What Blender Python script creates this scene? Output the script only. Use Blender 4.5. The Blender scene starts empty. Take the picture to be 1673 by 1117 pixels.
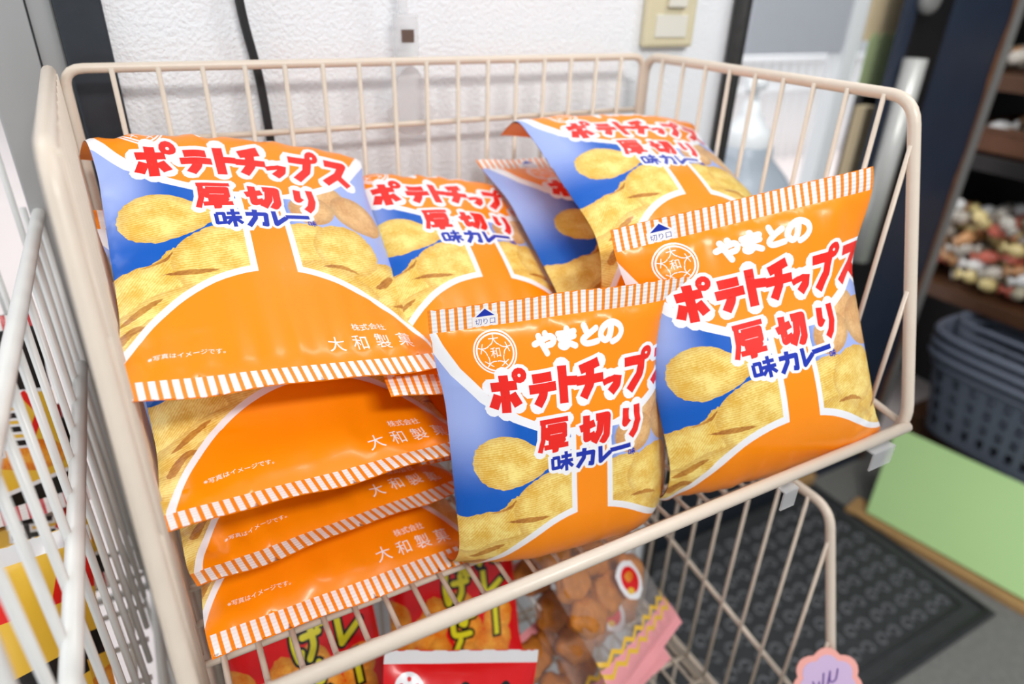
import bpy, bmesh, math, random
import numpy as np
from mathutils import Vector, Matrix
from mathutils.geometry import delaunay_2d_cdt

# ------------------------------------------------------------------ camera, sky, lights, exposure
SC = bpy.context.scene
COL = SC.collection
HZ = 1.30                                   # lens height above the floor
cam_d = bpy.data.cameras.new('camera'); cam = bpy.data.objects.new('camera', cam_d); COL.objects.link(cam)
Rc = Matrix(((0.87547359, -0.48230116, 0.03052197), (0.20289748, 0.42415224, 0.88256869), (-0.43860986, -0.76647275, 0.46919177)))
cam.matrix_world = Matrix.Translation((0, 0, HZ)) @ Rc.transposed().to_4x4()
cam_d.sensor_width = 36.0; cam_d.lens = 36.0 * 1100 / 1673
cam_d.clip_start = 0.01; cam_d.clip_end = 100
cam_d.dof.use_dof = True; cam_d.dof.focus_distance = 0.50; cam_d.dof.aperture_fstop = 3.2
SC.camera = cam

wd = bpy.data.worlds.new('world'); SC.world = wd; wd.use_nodes = True
bg = wd.node_tree.nodes['Background']; bg.inputs[0].default_value = (0.90, 0.95, 1.0, 1); bg.inputs[1].default_value = 0.70

def area(name, loc, target, sx, sy, power, col=(1, 1, 1)):
    d = bpy.data.lights.new(name, 'AREA'); d.shape = 'RECTANGLE'; d.size = sx; d.size_y = sy; d.energy = power; d.color = col
    o = bpy.data.objects.new(name, d); COL.objects.link(o); o.location = loc
    o.rotation_euler = (Vector(target) - Vector(loc)).to_track_quat('-Z', 'Y').to_euler(); return o
area('ceiling_light', (0.25, -0.95, HZ + 1.05), (0.3, 0.45, HZ - 0.3), 0.7, 0.2, 29, (1, 0.97, 0.93))
area('ceiling_light', (1.15, .1, HZ + 1.2), (1.5, .6, HZ - 1.2), 1.0, 0.25, 14, (1, 0.98, 0.95))
area('window_daylight', (-1.5, 0.3, HZ + 0.5), (0.2, 0.5, HZ - 0.3), 1.0, 1.4, 14, (0.93, 0.97, 1))
area('outdoor_daylight', (4.0, 4.5, HZ + 3.0), (4.6, 5.2, 0), 9, 5, 480, (1, 0.98, 0.97))
area('outdoor_daylight', (-1.2, 3.2, HZ + 3.0), (-1.2, 3.8, 0), 3, 3, 120, (1, 0.96, 0.96))
SC.view_settings.view_transform = 'Standard'; SC.view_settings.look = 'None'; SC.view_settings.gamma = 1.0
SC.view_settings.exposure = -0.42; SC.view_settings.use_curve_mapping = False

# ------------------------------------------------------------------ helpers
def lin(r, g, b):
    f = lambda c: (c / 255 / 12.92) if c / 255 <= 0.04045 else ((c / 255 + 0.055) / 1.055) ** 2.4
    return (f(r), f(g), f(b), 1.0)
def mat(name, col, rough=0.5, metal=0.0, noise=0.0, nscale=40.0, bump=0.0, bscale=80.0, **kw):
    m = bpy.data.materials.new(name); m.use_nodes = True; nt = m.node_tree; b = nt.nodes['Principled BSDF']
    c = lin(*col); b.inputs['Base Color'].default_value = c; b.inputs['Roughness'].default_value = rough; b.inputs['Metallic'].default_value = metal
    for k, v in kw.items(): b.inputs[k.replace('_', ' ')].default_value = v
    if noise or bump:
        tc = nt.nodes.new('ShaderNodeTexCoord')
    if noise:
        n = nt.nodes.new('ShaderNodeTexNoise'); n.inputs['Scale'].default_value = nscale; n.inputs['Detail'].default_value = 4
        nt.links.new(tc.outputs['Object'], n.inputs['Vector'])
        mx = nt.nodes.new('ShaderNodeMix'); mx.data_type = 'RGBA'
        mx.inputs[6].default_value = tuple(max(0, x * (1 - noise)) for x in c[:3]) + (1,)
        mx.inputs[7].default_value = tuple(min(1, x * (1 + noise)) for x in c[:3]) + (1,)
        nt.links.new(n.outputs['Fac'], mx.inputs[0]); nt.links.new(mx.outputs[2], b.inputs['Base Color'])
    if bump:
        n2 = nt.nodes.new('ShaderNodeTexNoise'); n2.inputs['Scale'].default_value = bscale; n2.inputs['Detail'].default_value = 3
        nt.links.new(tc.outputs['Object'], n2.inputs['Vector'])
        bp = nt.nodes.new('ShaderNodeBump'); bp.inputs['Strength'].default_value = bump; bp.inputs['Distance'].default_value = 0.004
        nt.links.new(n2.outputs['Fac'], bp.inputs['Height']); nt.links.new(bp.outputs['Normal'], b.inputs['Normal'])
    return m
def P(x, y, z): return Vector((x, y, z + HZ))          # heights are given relative to the lens

class MB:
    def __init__(s): s.v = []; s.f = []
    def add(s, vs, fs):
        k = len(s.v); s.v += [Vector(q) for q in vs]; s.f += [tuple(i + k for i in f) for f in fs]; return s
    def box(s, c, d, rot=None):
        c = Vector(c); vs = []
        for z in (-1, 1):
            for y in (-1, 1):
                for x in (-1, 1):
                    q = Vector((x * d[0] / 2, y * d[1] / 2, z * d[2] / 2))
                    vs.append(c + (rot @ q if rot else q))
        return s.add(vs, [(0, 2, 3, 1), (4, 5, 7, 6), (0, 1, 5, 4), (2, 6, 7, 3), (0, 4, 6, 2), (1, 3, 7, 5)])
    def tube(s, pts, r, n=8, closed=False):
        pts = [Vector(p) for p in pts]; N = len(pts); rings = []
        t0 = (pts[1] - pts[0]).normalized(); up = Vector((0, 0, 1)) if abs(t0.z) < 0.9 else Vector((1, 0, 0))
        u = t0.cross(up).normalized(); vs = []
        for i, p in enumerate(pts):
            a = pts[i - 1] if (i or closed) else p; b = pts[(i + 1) % N] if (i < N - 1 or closed) else p
            t = (b - a).normalized(); u = (u - t * u.dot(t)).normalized(); w = t.cross(u)
            rr = r(i / (N - 1)) if callable(r) else r
            vs += [p + (u * math.cos(2 * math.pi * k / n) + w * math.sin(2 * math.pi * k / n)) * rr for k in range(n)]
        fs = []
        for i in range(N if closed else N - 1):
            j = (i + 1) % N
            for k in range(n): fs.append((i * n + k, i * n + (k + 1) % n, j * n + (k + 1) % n, j * n + k))
        if not closed: fs += [tuple(range(n))[::-1], tuple((N - 1) * n + k for k in range(n))]
        return s.add(vs, fs)
    def lathe(s, prof, c, n=24, sq=None):
        c = Vector(c); vs = []
        for (r, z) in prof:
            for k in range(n):
                a = 2 * math.pi * k / n; x, y = math.cos(a), math.sin(a)
                if sq: q = (abs(x) ** sq + abs(y) ** sq) ** (-1 / sq); x *= q; y *= q
                vs.append(c + Vector((x * r, y * r, z)))
        fs = []
        for i in range(len(prof) - 1):
            for k in range(n): fs.append((i * n + k, i * n + (k + 1) % n, (i + 1) * n + (k + 1) % n, (i + 1) * n + k))
        fs += [tuple(range(n))[::-1], tuple((len(prof) - 1) * n + k for k in range(n))]
        return s.add(vs, fs)
    def prism(s, poly, o, ax, ay, depth):
        o, ax, ay = Vector(o), Vector(ax), Vector(ay); nz = ax.cross(ay).normalized() * depth; n = len(poly)
        a = [o + ax * x + ay * y for x, y in poly]
        return s.add(a + [p + nz for p in a], [tuple(range(n))[::-1], tuple(range(n, 2 * n))] + [(i, (i + 1) % n, n + (i + 1) % n, n + i) for i in range(n)])
    def build(s, name, m, parent=None, smooth=False, bevel=0):
        me = bpy.data.meshes.new(name); off = parent['_o'] if parent else (0, 0, 0); off = Vector(off)
        me.from_pydata([v - off for v in s.v], [], s.f); me.update()
        if smooth: me.polygons.foreach_set('use_smooth', [True] * len(me.polygons))
        o = bpy.data.objects.new(name, me); COL.objects.link(o)
        if m: me.materials.append(m)
        if parent:
            o.parent = parent
        if parent is None or True: o['_o'] = tuple(off)
        if bevel:
            md = o.modifiers.new('bevel', 'BEVEL'); md.width = bevel; md.segments = 2; md.limit_method = 'ANGLE'
        return o
def tag(o, label, cat, group=None, kind=None):
    o['label'] = label; o['category'] = cat
    if group: o['group'] = group
    if kind: o['kind'] = kind
    return o
def thing(name, loc, label, cat, group=None):
    o = bpy.data.objects.new(name, None); COL.objects.link(o); o.location = loc; o['_o'] = tuple(loc); o.empty_display_size = 0.05
    return tag(o, label, cat, group)
def struct(o): o['kind'] = 'structure'; return o
def fillet(pts, r, n=5):
    pts = [Vector(p) for p in pts]; out = [pts[0]]
    for i in range(1, len(pts) - 1):
        a, b, c = pts[i - 1], pts[i], pts[i + 1]; d1 = (a - b); d2 = (c - b)
        rr = min(r, d1.length * 0.45, d2.length * 0.45); p1 = b + d1.normalized() * rr; p2 = b + d2.normalized() * rr
        for k in range(n + 1):
            t = k / n; out.append(p1 * (1 - t) ** 2 + b * 2 * t * (1 - t) + p2 * t * t)
    out.append(pts[-1]); return out

# ------------------------------------------------------------------ materials
M = {}
M['cream_wire'] = mat('cream_coated_wire', (216, 202, 186), 0.35, noise=0.05, nscale=60, bump=0.05, bscale=200)
M['white_wire'] = mat('white_coated_wire', (222, 222, 219), 0.3, noise=0.03, nscale=60)
M['plaster'] = mat('white_plaster', (236, 239, 243), 0.8, noise=0.02, nscale=60, bump=0.5, bscale=260)
M['black_wood'] = mat('black_painted_wood', (38, 44, 52), 0.4, noise=0.3, nscale=30, bump=0.15, bscale=60)
M['alu'] = mat('aluminium', (176, 176, 176), 0.4, 0.35, noise=0.06, nscale=8)
M['black_rubber'] = mat('black_rubber', (26, 26, 28), 0.5, noise=0.2, nscale=60)
M['navy'] = mat('navy_paint', (38, 48, 66), 0.45, noise=0.25, nscale=9)
M['darkframe'] = mat('black_frame', (16, 17, 20), 0.4, noise=0.2, nscale=20)
M['steel'] = mat('brushed_steel', (138, 138, 136), 0.45, 0.15, noise=0.05)
M['switch_plate'] = mat('beige_plastic', (214, 205, 172), 0.4, noise=0.04)
M['switch_key'] = mat('ivory_plastic', (222, 220, 208), 0.35, noise=0.02)
M['white_plastic'] = mat('white_plastic', (236, 240, 242), 0.35, noise=0.02)
M['bottle'] = mat('frosted_bottle', (196, 208, 220), 0.3, noise=0.02, Transmission_Weight=0.35)
M['concrete'] = mat('concrete_floor', (128, 128, 124), 0.8, noise=0.25, nscale=60, bump=0.2)
M['paving'] = mat('pale_paving', (226, 216, 214), 0.9, noise=0.08, nscale=3)
M['mat_rubber'] = mat('dark_mat', (58, 60, 62), 0.6, noise=0.3, nscale=40)
M['green_board'] = mat('light_green_sheet', (192, 232, 158), 0.6, noise=0.03, nscale=5)
M['plank'] = mat('wood_plank', (190, 150, 98), 0.6, noise=0.2, nscale=12)
M['dark_wood'] = mat('dark_brown_wood', (84, 54, 34), 0.5, noise=0.35, nscale=14)
M['shelf_black'] = mat('black_shelf', (30, 28, 28), 0.5, noise=0.2)
M['wicker'] = mat('brown_wicker', (98, 62, 40), 0.7, noise=0.4, nscale=70, bump=0.6, bscale=120)
M['grey_plastic'] = mat('grey_plastic', (104, 112, 128), 0.4, noise=0.06)
M['grey_board'] = mat('grey_panel', (176, 180, 188), 0.6, noise=0.03)
M['beige_paper'] = mat('beige_paper', (214, 196, 160), 0.7, noise=0.06)
M['green_paper'] = mat('sage_paper', (172, 190, 142), 0.7, noise=0.06)
M['pink_paper'] = mat('pink_paper', (240, 170, 160), 0.6, noise=0.03)
M['lavender_paper'] = mat('lavender_paper', (205, 180, 215), 0.6, noise=0.03)
M['purple_ink'] = mat('purple_ink', (110, 80, 150), 0.6, noise=0.03)
M['metal_clip'] = mat('clip_spring', (120, 100, 90), 0.35, 0.6, noise=0.05)
def film(name, tint, alpha, rough=0.15):
    m = bpy.data.materials.new(name); m.use_nodes = True; nt = m.node_tree; b = nt.nodes['Principled BSDF']
    b.inputs['Base Color'].default_value = lin(*tint); b.inputs['Roughness'].default_value = rough; b.inputs['Specular IOR Level'].default_value = 0.8
    tr = nt.nodes.new('ShaderNodeBsdfTransparent'); mx = nt.nodes.new('ShaderNodeMixShader'); mx.inputs[0].default_value = alpha
    nt.links.new(tr.outputs[0], mx.inputs[1]); nt.links.new(b.outputs[0], mx.inputs[2]); nt.links.new(mx.outputs[0], nt.nodes['Material Output'].inputs[0]); return m
M['clear'] = film('clear_plastic', (225, 226, 228), 0.38)
M['clear_film'] = film('clear_film', (240, 235, 235), 0.10, 0.12)
M['glass'] = film('window_glass', (245, 248, 250), 0.06, 0.02)

def print_mat(name, col, rough=0.3):                       # glossy printed film
    return mat(name, col, rough, noise=0.02, nscale=90, Coat_Weight=0.12, Coat_Roughness=0.1, Specular_IOR_Level=0.35)
PM = {}
PM['orange'] = print_mat('print_orange', (250, 141, 4))
PM['white'] = print_mat('print_white', (240, 240, 244))
PM['red'] = print_mat('print_red', (232, 34, 24))
PM['sealwhite'] = print_mat('print_seal_white', (242, 240, 240))
PM['ink'] = print_mat('print_blue_ink', (20, 48, 168))
PM['brown'] = print_mat('print_toasted_brown', (150, 88, 38))
PM['black'] = print_mat('print_black', (22, 20, 20))
PM['yellow'] = print_mat('print_yellow', (226, 220, 40))
PM['bagred'] = print_mat('print_bag_red', (222, 14, 22))
PM['gold'] = print_mat('print_gold', (236, 190, 60))
PM['pink'] = print_mat('print_pink', (240, 160, 165))
def blue_mat():
    m = print_mat('print_blue_gradient', (10, 100, 205)); nt = m.node_tree; b = nt.nodes['Principled BSDF']
    uv = nt.nodes.new('ShaderNodeUVMap'); uv.uv_map = 'UVMap'; sp = nt.nodes.new('ShaderNodeSeparateXYZ'); nt.links.new(uv.outputs[0], sp.inputs[0])
    # pale lilac at both side edges of the print, deep blue beside the chips
    def ramp(src, a, bb):
        r = nt.nodes.new('ShaderNodeMapRange'); r.interpolation_type = 'SMOOTHSTEP'; r.inputs[1].default_value = a; r.inputs[2].default_value = bb
        nt.links.new(src, r.inputs[0]); return r.outputs[0]
    l = ramp(sp.outputs[0], -0.68, -1.10); rr = ramp(sp.outputs[0], 0.05, 0.35); d = ramp(sp.outputs[1], 1.75, 0.95)
    ml = nt.nodes.new('ShaderNodeMath'); ml.operation = 'MULTIPLY'; nt.links.new(l, ml.inputs[0]); nt.links.new(d, ml.inputs[1])
    mx = nt.nodes.new('ShaderNodeMath'); mx.operation = 'MAXIMUM'; nt.links.new(ml.outputs[0], mx.inputs[0]); nt.links.new(rr, mx.inputs[1])
    c = nt.nodes.new('ShaderNodeMix'); c.data_type = 'RGBA'; c.inputs[6].default_value = lin(0, 88, 186); c.inputs[7].default_value = lin(158, 176, 232)
    nt.links.new(mx.outputs[0], c.inputs[0]); nt.links.new(c.outputs[2], b.inputs['Base Color']); return m
PM['blue'] = blue_mat()
def chip_mat(name, pale, gold, brown, period=0.021, amp=0.8):
    m = print_mat(name, pale); nt = m.node_tree; b = nt.nodes['Principled BSDF']
    uv = nt.nodes.new('ShaderNodeUVMap'); uv.uv_map = 'ChipUV'; sp = nt.nodes.new('ShaderNodeSeparateXYZ'); nt.links.new(uv.outputs[0], sp.inputs[0])
    u0 = nt.nodes.new('ShaderNodeUVMap'); u0.uv_map = 'UVMap'
    n1 = nt.nodes.new('ShaderNodeTexNoise'); n1.inputs['Scale'].default_value = 5.5; n1.inputs['Detail'].default_value = 5; nt.links.new(u0.outputs[0], n1.inputs['Vector'])
    n2 = nt.nodes.new('ShaderNodeTexNoise'); n2.inputs['Scale'].default_value = 40; n2.inputs['Detail'].default_value = 3; nt.links.new(u0.outputs[0], n2.inputs['Vector'])
    def math_(op, a, bv):
        q = nt.nodes.new('ShaderNodeMath'); q.operation = op
        for i, x in enumerate((a, bv)):
            if hasattr(x, 'links'): nt.links.new(x, q.inputs[i])
            elif x is not None: q.inputs[i].default_value = x
        return q.outputs[0]
    w = math_('SINE', math_('MULTIPLY', math_('ADD', sp.outputs[0], math_('MULTIPLY', n1.outputs['Fac'], 0.05)), 6.2832 / period), None)
    t = math_('ADD', math_('MULTIPLY', w, 0.13 * amp), math_('ADD', math_('MULTIPLY', n1.outputs['Fac'], 1.1), math_('MULTIPLY', n2.outputs['Fac'], 0.5)))
    r = nt.nodes.new('ShaderNodeValToRGB'); e = r.color_ramp.elements
    e[0].position = 0.60; e[0].color = lin(*gold); e[1].position = 1.02; e[1].color = lin(*pale)
    nt.links.new(t, r.inputs[0])
    ed = nt.nodes.new('ShaderNodeMapRange'); ed.interpolation_type = 'SMOOTHSTEP'; ed.inputs[1].default_value = 0.0; ed.inputs[2].default_value = 0.09; ed.inputs[3].default_value = 0.55; ed.inputs[4].default_value = 0
    nt.links.new(sp.outputs[1], ed.inputs[0])
    mx = nt.nodes.new('ShaderNodeMix'); mx.data_type = 'RGBA'; nt.links.new(math_('MULTIPLY', ed.outputs[0], n1.outputs['Fac']), mx.inputs[0]); nt.links.new(r.outputs[0], mx.inputs[6]); mx.inputs[7].default_value = lin(*brown)
    nt.links.new(mx.outputs[2], b.inputs['Base Color']); return m
PM['chip'] = chip_mat('print_ridged_chip', (248, 226, 136), (222, 174, 66), (176, 104, 34))
PM['brown'] = chip_mat('print_toasted_fold', (206, 150, 66), (150, 84, 30), (196, 140, 56), 0.03, 0.4)
PM['potato'] = chip_mat('print_potato', (234, 192, 134), (206, 152, 96), (110, 66, 34), 0.5, 0.1)
PM['nugget'] = chip_mat('print_orange_snack', (252, 186, 70), (232, 120, 20), (160, 60, 10), 0.4, 0.2)
def stripe_mat(name, a, bcol, period, duty):
    m = print_mat(name, a); nt = m.node_tree; b = nt.nodes['Principled BSDF']
    uv = nt.nodes.new('ShaderNodeUVMap'); uv.uv_map = 'UVMap'; sp = nt.nodes.new('ShaderNodeSeparateXYZ'); nt.links.new(uv.outputs[0], sp.inputs[0])
    q = nt.nodes.new('ShaderNodeMath'); q.operation = 'PINGPONG'; q.inputs[1].default_value = period / 2; nt.links.new(sp.outputs[0], q.inputs[0])
    r = nt.nodes.new('ShaderNodeMapRange'); r.inputs[1].default_value = period / 2 * (1 - duty) - 0.002; r.inputs[2].default_value = period / 2 * (1 - duty) + 0.002; nt.links.new(q.outputs[0], r.inputs[0])
    c = nt.nodes.new('ShaderNodeMix'); c.data_type = 'RGBA'; c.inputs[6].default_value = lin(*a); c.inputs[7].default_value = lin(*bcol)
    nt.links.new(r.outputs[0], c.inputs[0]); nt.links.new(c.outputs[2], b.inputs['Base Color'])
    # pressed ribs across the heat seal
    w = nt.nodes.new('ShaderNodeMath'); w.operation = 'MULTIPLY'; w.inputs[1].default_value = 6.2832 / 0.034; nt.links.new(sp.outputs[1], w.inputs[0])
    s = nt.nodes.new('ShaderNodeMath'); s.operation = 'SINE'; nt.links.new(w.outputs[0], s.inputs[0])
    bp = nt.nodes.new('ShaderNodeBump'); bp.inputs['Strength'].default_value = 0.18; bp.inputs['Distance'].default_value = 0.0006
    nt.links.new(s.outputs[0], bp.inputs['Height']); nt.links.new(bp.outputs['Normal'], b.inputs['Normal']); return m
PM['seal'] = stripe_mat('print_orange_stripes', (242, 240, 240), (246, 140, 30), 0.072, 0.40)
PM['redseal'] = stripe_mat('print_red_stripes', (236, 232, 232), (196, 20, 34), 0.12, 0.42)
PM['silver'] = print_mat('print_silver_seal', (222, 222, 224), 0.25)
PM['gingham'] = stripe_mat('print_pink_gingham', (246, 178, 182), (236, 140, 148), 0.03, 0.5)

# ------------------------------------------------------------------ lettering as strokes in a 100 x 100 box, y down
GL = {
 'ポ': [[(6,34),(80,34)], [(44,10),(44,94)], [(24,52),(8,82)], [(62,52),(80,80)], 'ring'],
 'テ': [[(16,18),(84,18)], [(2,46),(98,46)], [(54,46),(48,68),(28,94)]],
 'ト': [[(34,6),(34,96)], [(34,42),(92,46)]],
 'チ': [[(82,10),(18,24)], [(4,50),(98,50)], [(52,20),(50,62),(26,94)]],
 'ッ': [[(14,44),(24,64)], [(42,40),(50,60)], [(80,40),(72,70),(38,94)]],
 'プ': [[(8,26),(74,26),(66,60),(26,94)], 'ring'],
 'ス': [[(14,18),(80,18),(58,56),(8,92)], [(54,56),(94,90)]],
 '厚': [[(6,9),(98,9)], [(17,9),(15,60),(4,95)], [(30,25),(86,25),(86,56),(30,56),(30,25)], [(30,40),(86,40)], [(32,68),(82,68),(60,80)], [(58,76),(58,94),(44,94)], [(18,83),(98,83)]],
 '切': [[(0,46),(50,34)], [(22,8),(22,78),(52,68)], [(54,18),(94,18),(90,76),(80,90),(70,84)], [(72,18),(66,62),(46,94)]],
 'り': [[(26,12),(20,54),(36,42)], [(74,8),(76,52),(64,78),(44,95)]],
 '味': [[(6,28),(34,28),(34,74),(6,74),(6,28)], [(46,28),(94,28)], [(40,50),(99,50)], [(69,6),(69,96)], [(66,52),(40,82)], [(72,52),(98,80)]],
 'カ': [[(6,32),(88,32),(82,86),(64,82)], [(46,8),(42,52),(10,94)]],
 'レ': [[(24,8),(24,86),(90,44)]],
 'ー': [[(4,52),(96,46)]],
 'や': [[(4,46),(40,32),(76,26),(90,40),(80,58),(60,60)], [(54,8),(62,28)], [(24,14),(38,54),(54,94)]],
 'ま': [[(14,28),(86,22)], [(18,50),(84,44)], [(52,6),(53,50),(50,80),(34,92),(18,82),(34,70),(60,76),(88,92)]],
 'と': [[(30,8),(42,46)], [(86,28),(44,50),(20,72),(36,90),(90,88)]],
 'の': [[(52,22),(44,66),(26,84),(10,62),(24,32),(54,16),(84,32),(92,58),(78,80),(54,92)]],
 'あ': [[(12,26),(86,22)], [(44,6),(42,56),(52,92)], [(70,38),(50,76),(24,90),(12,74),(30,54),(64,50),(90,66),(86,84),(66,96)]],
 'げ': [[(14,10),(10,50),(18,92),(28,72)], [(38,34),(86,30)], [(64,12),(66,60),(48,94)], [(80,2),(86,14)], [(93,0),(99,12)]],
 'せ': [[(2,42),(98,34)], [(70,8),(70,58),(56,56)], [(28,16),(28,80),(44,92),(84,90)]],
 'ん': [[(50,6),(8,94),(40,52),(54,54),(58,86),(74,92),(98,64)]],
}
CURVY = set('やまとのあげせん')
def catmull(pts, n=5):
    if len(pts) < 3: return pts
    p = [pts[0]] + list(pts) + [pts[-1]]; out = []
    for i in range(1, len(p) - 2):
        a, b, c, d = [np.array(q, float) for q in p[i - 1:i + 3]]
        for k in range(n):
            t = k / n; out.append(tuple(0.5 * ((2 * b) + (-a + c) * t + (2 * a - 5 * b + 4 * c - d) * t * t + (-a + 3 * b - 3 * c + d) * t ** 3)))
    out.append(tuple(pts[-1])); return out
def ccw(p):
    p = np.array(p, float); a = np.sum(p[:, 0] * np.roll(p[:, 1], -1) - np.roll(p[:, 0], -1) * p[:, 1]); return p if a > 0 else p[::-1]
def disc(cx, cy, r, n=14): return ccw([(cx + r * math.cos(2 * math.pi * i / n), cy + r * math.sin(2 * math.pi * i / n)) for i in range(n)])
def stroke_polys(line, w, ext):
    out = []; L = [np.array(q, float) for q in line]
    for i in range(len(L) - 1):
        a, b = L[i], L[i + 1]; d = (b - a) / (np.linalg.norm(b - a) + 1e-9); n = np.array([-d[1], d[0]]) * w / 2
        a2 = a - d * (ext if i == 0 else 0); b2 = b + d * (ext if i == len(L) - 2 else 0)
        out.append(ccw([a2 - n, b2 - n, b2 + n, a2 + n]))
        if i: out.append(disc(a[0], a[1], w / 2, 10))
    return out
def word(text, x, y, cw, ch, w, grow=0.0, adv=None, skew=0.0, scales=None):
    """strokes of a word; x,y = top-left in mm, cw/ch letter box, w stroke width, grow = outline width"""
    polys = []; cx = x
    for i, chh in enumerate(text):
        s = scales[i] if scales else 1.0
        tf = lambda q: (cx + (q[0] / 100 + skew * (0.5 - q[1] / 100)) * cw * s, y + ch * (1 - s) * 0.5 + q[1] / 100 * ch * s)
        for st in GL[chh]:
            if st == 'ring':
                c = tf((90, 14)); r = 0.10 * cw + w * 0.12
                for k in range(12):
                    a0, a1 = 2 * math.pi * k / 12, 2 * math.pi * (k + 1) / 12; ri, ro = max(0.3, r - w * 0.32 - grow), r + w * 0.32 + grow
                    polys.append(ccw([(c[0] + ri * math.cos(a0), c[1] + ri * math.sin(a0)), (c[0] + ro * math.cos(a0), c[1] + ro * math.sin(a0)), (c[0] + ro * math.cos(a1), c[1] + ro * math.sin(a1)), (c[0] + ri * math.cos(a1), c[1] + ri * math.sin(a1))]))
                continue
            pts = [tf(q) for q in (catmull(st) if chh in CURVY else st)]
            polys += stroke_polys(pts, w + 2 * grow, grow)
            if grow or chh in CURVY:
                polys += [disc(*pts[0], w / 2 + grow, 12), disc(*pts[-1], w / 2 + grow, 12)]
        cx += (adv or cw) * (s if scales else 1)
    return polys
_fc = {}
def font_polys(text, size, x, y, rot=0.0, bold=0.0, cx=True):
    """outlines of a line of small print; (x,y) is its centre (or left end), y down"""
    cu = bpy.data.curves.new('t', 'FONT'); cu.body = text; cu.size = size; cu.offset = bold; cu.resolution_u = 2
    o = bpy.data.objects.new('t', cu); COL.objects.link(o); dg = bpy.context.evaluated_depsgraph_get(); dg.update(); e = o.evaluated_get(dg); c = e.to_curve(dg)
    out = []
    for s in c.splines:
        bp = s.bezier_points; pl = []
        for i in range(len(bp)):
            a, b = bp[i], bp[(i + 1) % len(bp)]
            n = 1 if (a.handle_right - a.co).length + (b.handle_left - b.co).length < 1e-4 else 3
            straight = abs((b.co - a.co).cross(a.handle_right - a.co).length) < 1e-4 * size
            if straight: n = 1
            for k in range(n):
                t = k / n; q = a.co * (1 - t) ** 3 + a.handle_right * 3 * t * (1 - t) ** 2 + b.handle_left * 3 * t * t * (1 - t) + b.co * t ** 3; pl.append((q.x, -q.y))
        if len(pl) >= 3: out.append(np.array(pl))
    bpy.data.objects.remove(o); bpy.data.curves.remove(cu)
    if not out: return []
    al = np.concatenate(out); mn, mxx = al.min(0), al.max(0); mid = (mn + mxx) / 2
    if not cx: mid = np.array([mn[0], (mn[1] + mxx[1]) / 2])
    ca, sa = math.cos(rot), math.sin(rot); Rm = np.array([[ca, -sa], [sa, ca]])
    return [(p - mid) @ Rm.T + np.array([x, y]) for p in out]
def jag(poly, amp=1.0, seg=2.2, seed=0):
    rs = random.Random(seed); out = []; n = len(poly)
    for i in range(n):
        a, b = poly[i], poly[(i + 1) % n]; L = math.hypot(b[0] - a[0], b[1] - a[1]); k = max(1, int(L / seg))
        for j in range(k):
            t = j / k; out.append((a[0] + (b[0] - a[0]) * t + rs.uniform(-amp, amp) * 0.6, a[1] + (b[1] - a[1]) * t + rs.uniform(-amp, amp) * 0.6))
    return ccw(out)
def smooth_closed(pts, n=4):
    p = [np.array(q, float) for q in pts]; N = len(p); out = []
    for i in range(N):
        a, b, c, d = p[i - 1], p[i], p[(i + 1) % N], p[(i + 2) % N]
        for k in range(n):
            t = k / n; out.append(tuple(0.5 * ((2 * b) + (-a + c) * t + (2 * a - 5 * b + 4 * c - d) * t * t + (-a + 3 * b - 3 * c + d) * t ** 3)))
    return out
def ell(cx, cy, rx, ry, rot=0, n=22): return [(cx + rx * math.cos(t) * math.cos(rot) - ry * math.sin(t) * math.sin(rot), cy + rx * math.cos(t) * math.sin(rot) + ry * math.sin(t) * math.cos(rot)) for t in [2 * math.pi * i / n for i in range(n)]]

# ------------------------------------------------------------------ printed artwork -> triangulated flat sheet
def winding(polys, C):
    w = np.zeros(len(C), int)
    for p in polys:
        mn, mx = p.min(0), p.max(0); idx = np.where((C[:, 0] >= mn[0]) & (C[:, 0] <= mx[0]) & (C[:, 1] >= mn[1]) & (C[:, 1] <= mx[1]))[0]
        if not len(idx): continue
        q = C[idx]; a = p[None]; b = np.roll(p, -1, 0)[None]; x, y = q[:, 0:1], q[:, 1:2]
        cr = (b[..., 0] - a[..., 0]) * (y - a[..., 1]) - (x - a[..., 0]) * (b[..., 1] - a[..., 1])
        w[idx] += ((a[..., 1] <= y) & (b[..., 1] > y) & (cr > 0)).sum(1) - ((a[..., 1] > y) & (b[..., 1] <= y) & (cr < 0)).sum(1)
    return w
def resample(p, seg):
    out = []; n = len(p)
    for i in range(n):
        a, b = p[i], p[(i + 1) % n]; k = max(1, int(np.ceil(np.linalg.norm(b - a) / seg)))
        for j in range(k): out.append(a + (b - a) * j / k)
    return np.array(out)
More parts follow.
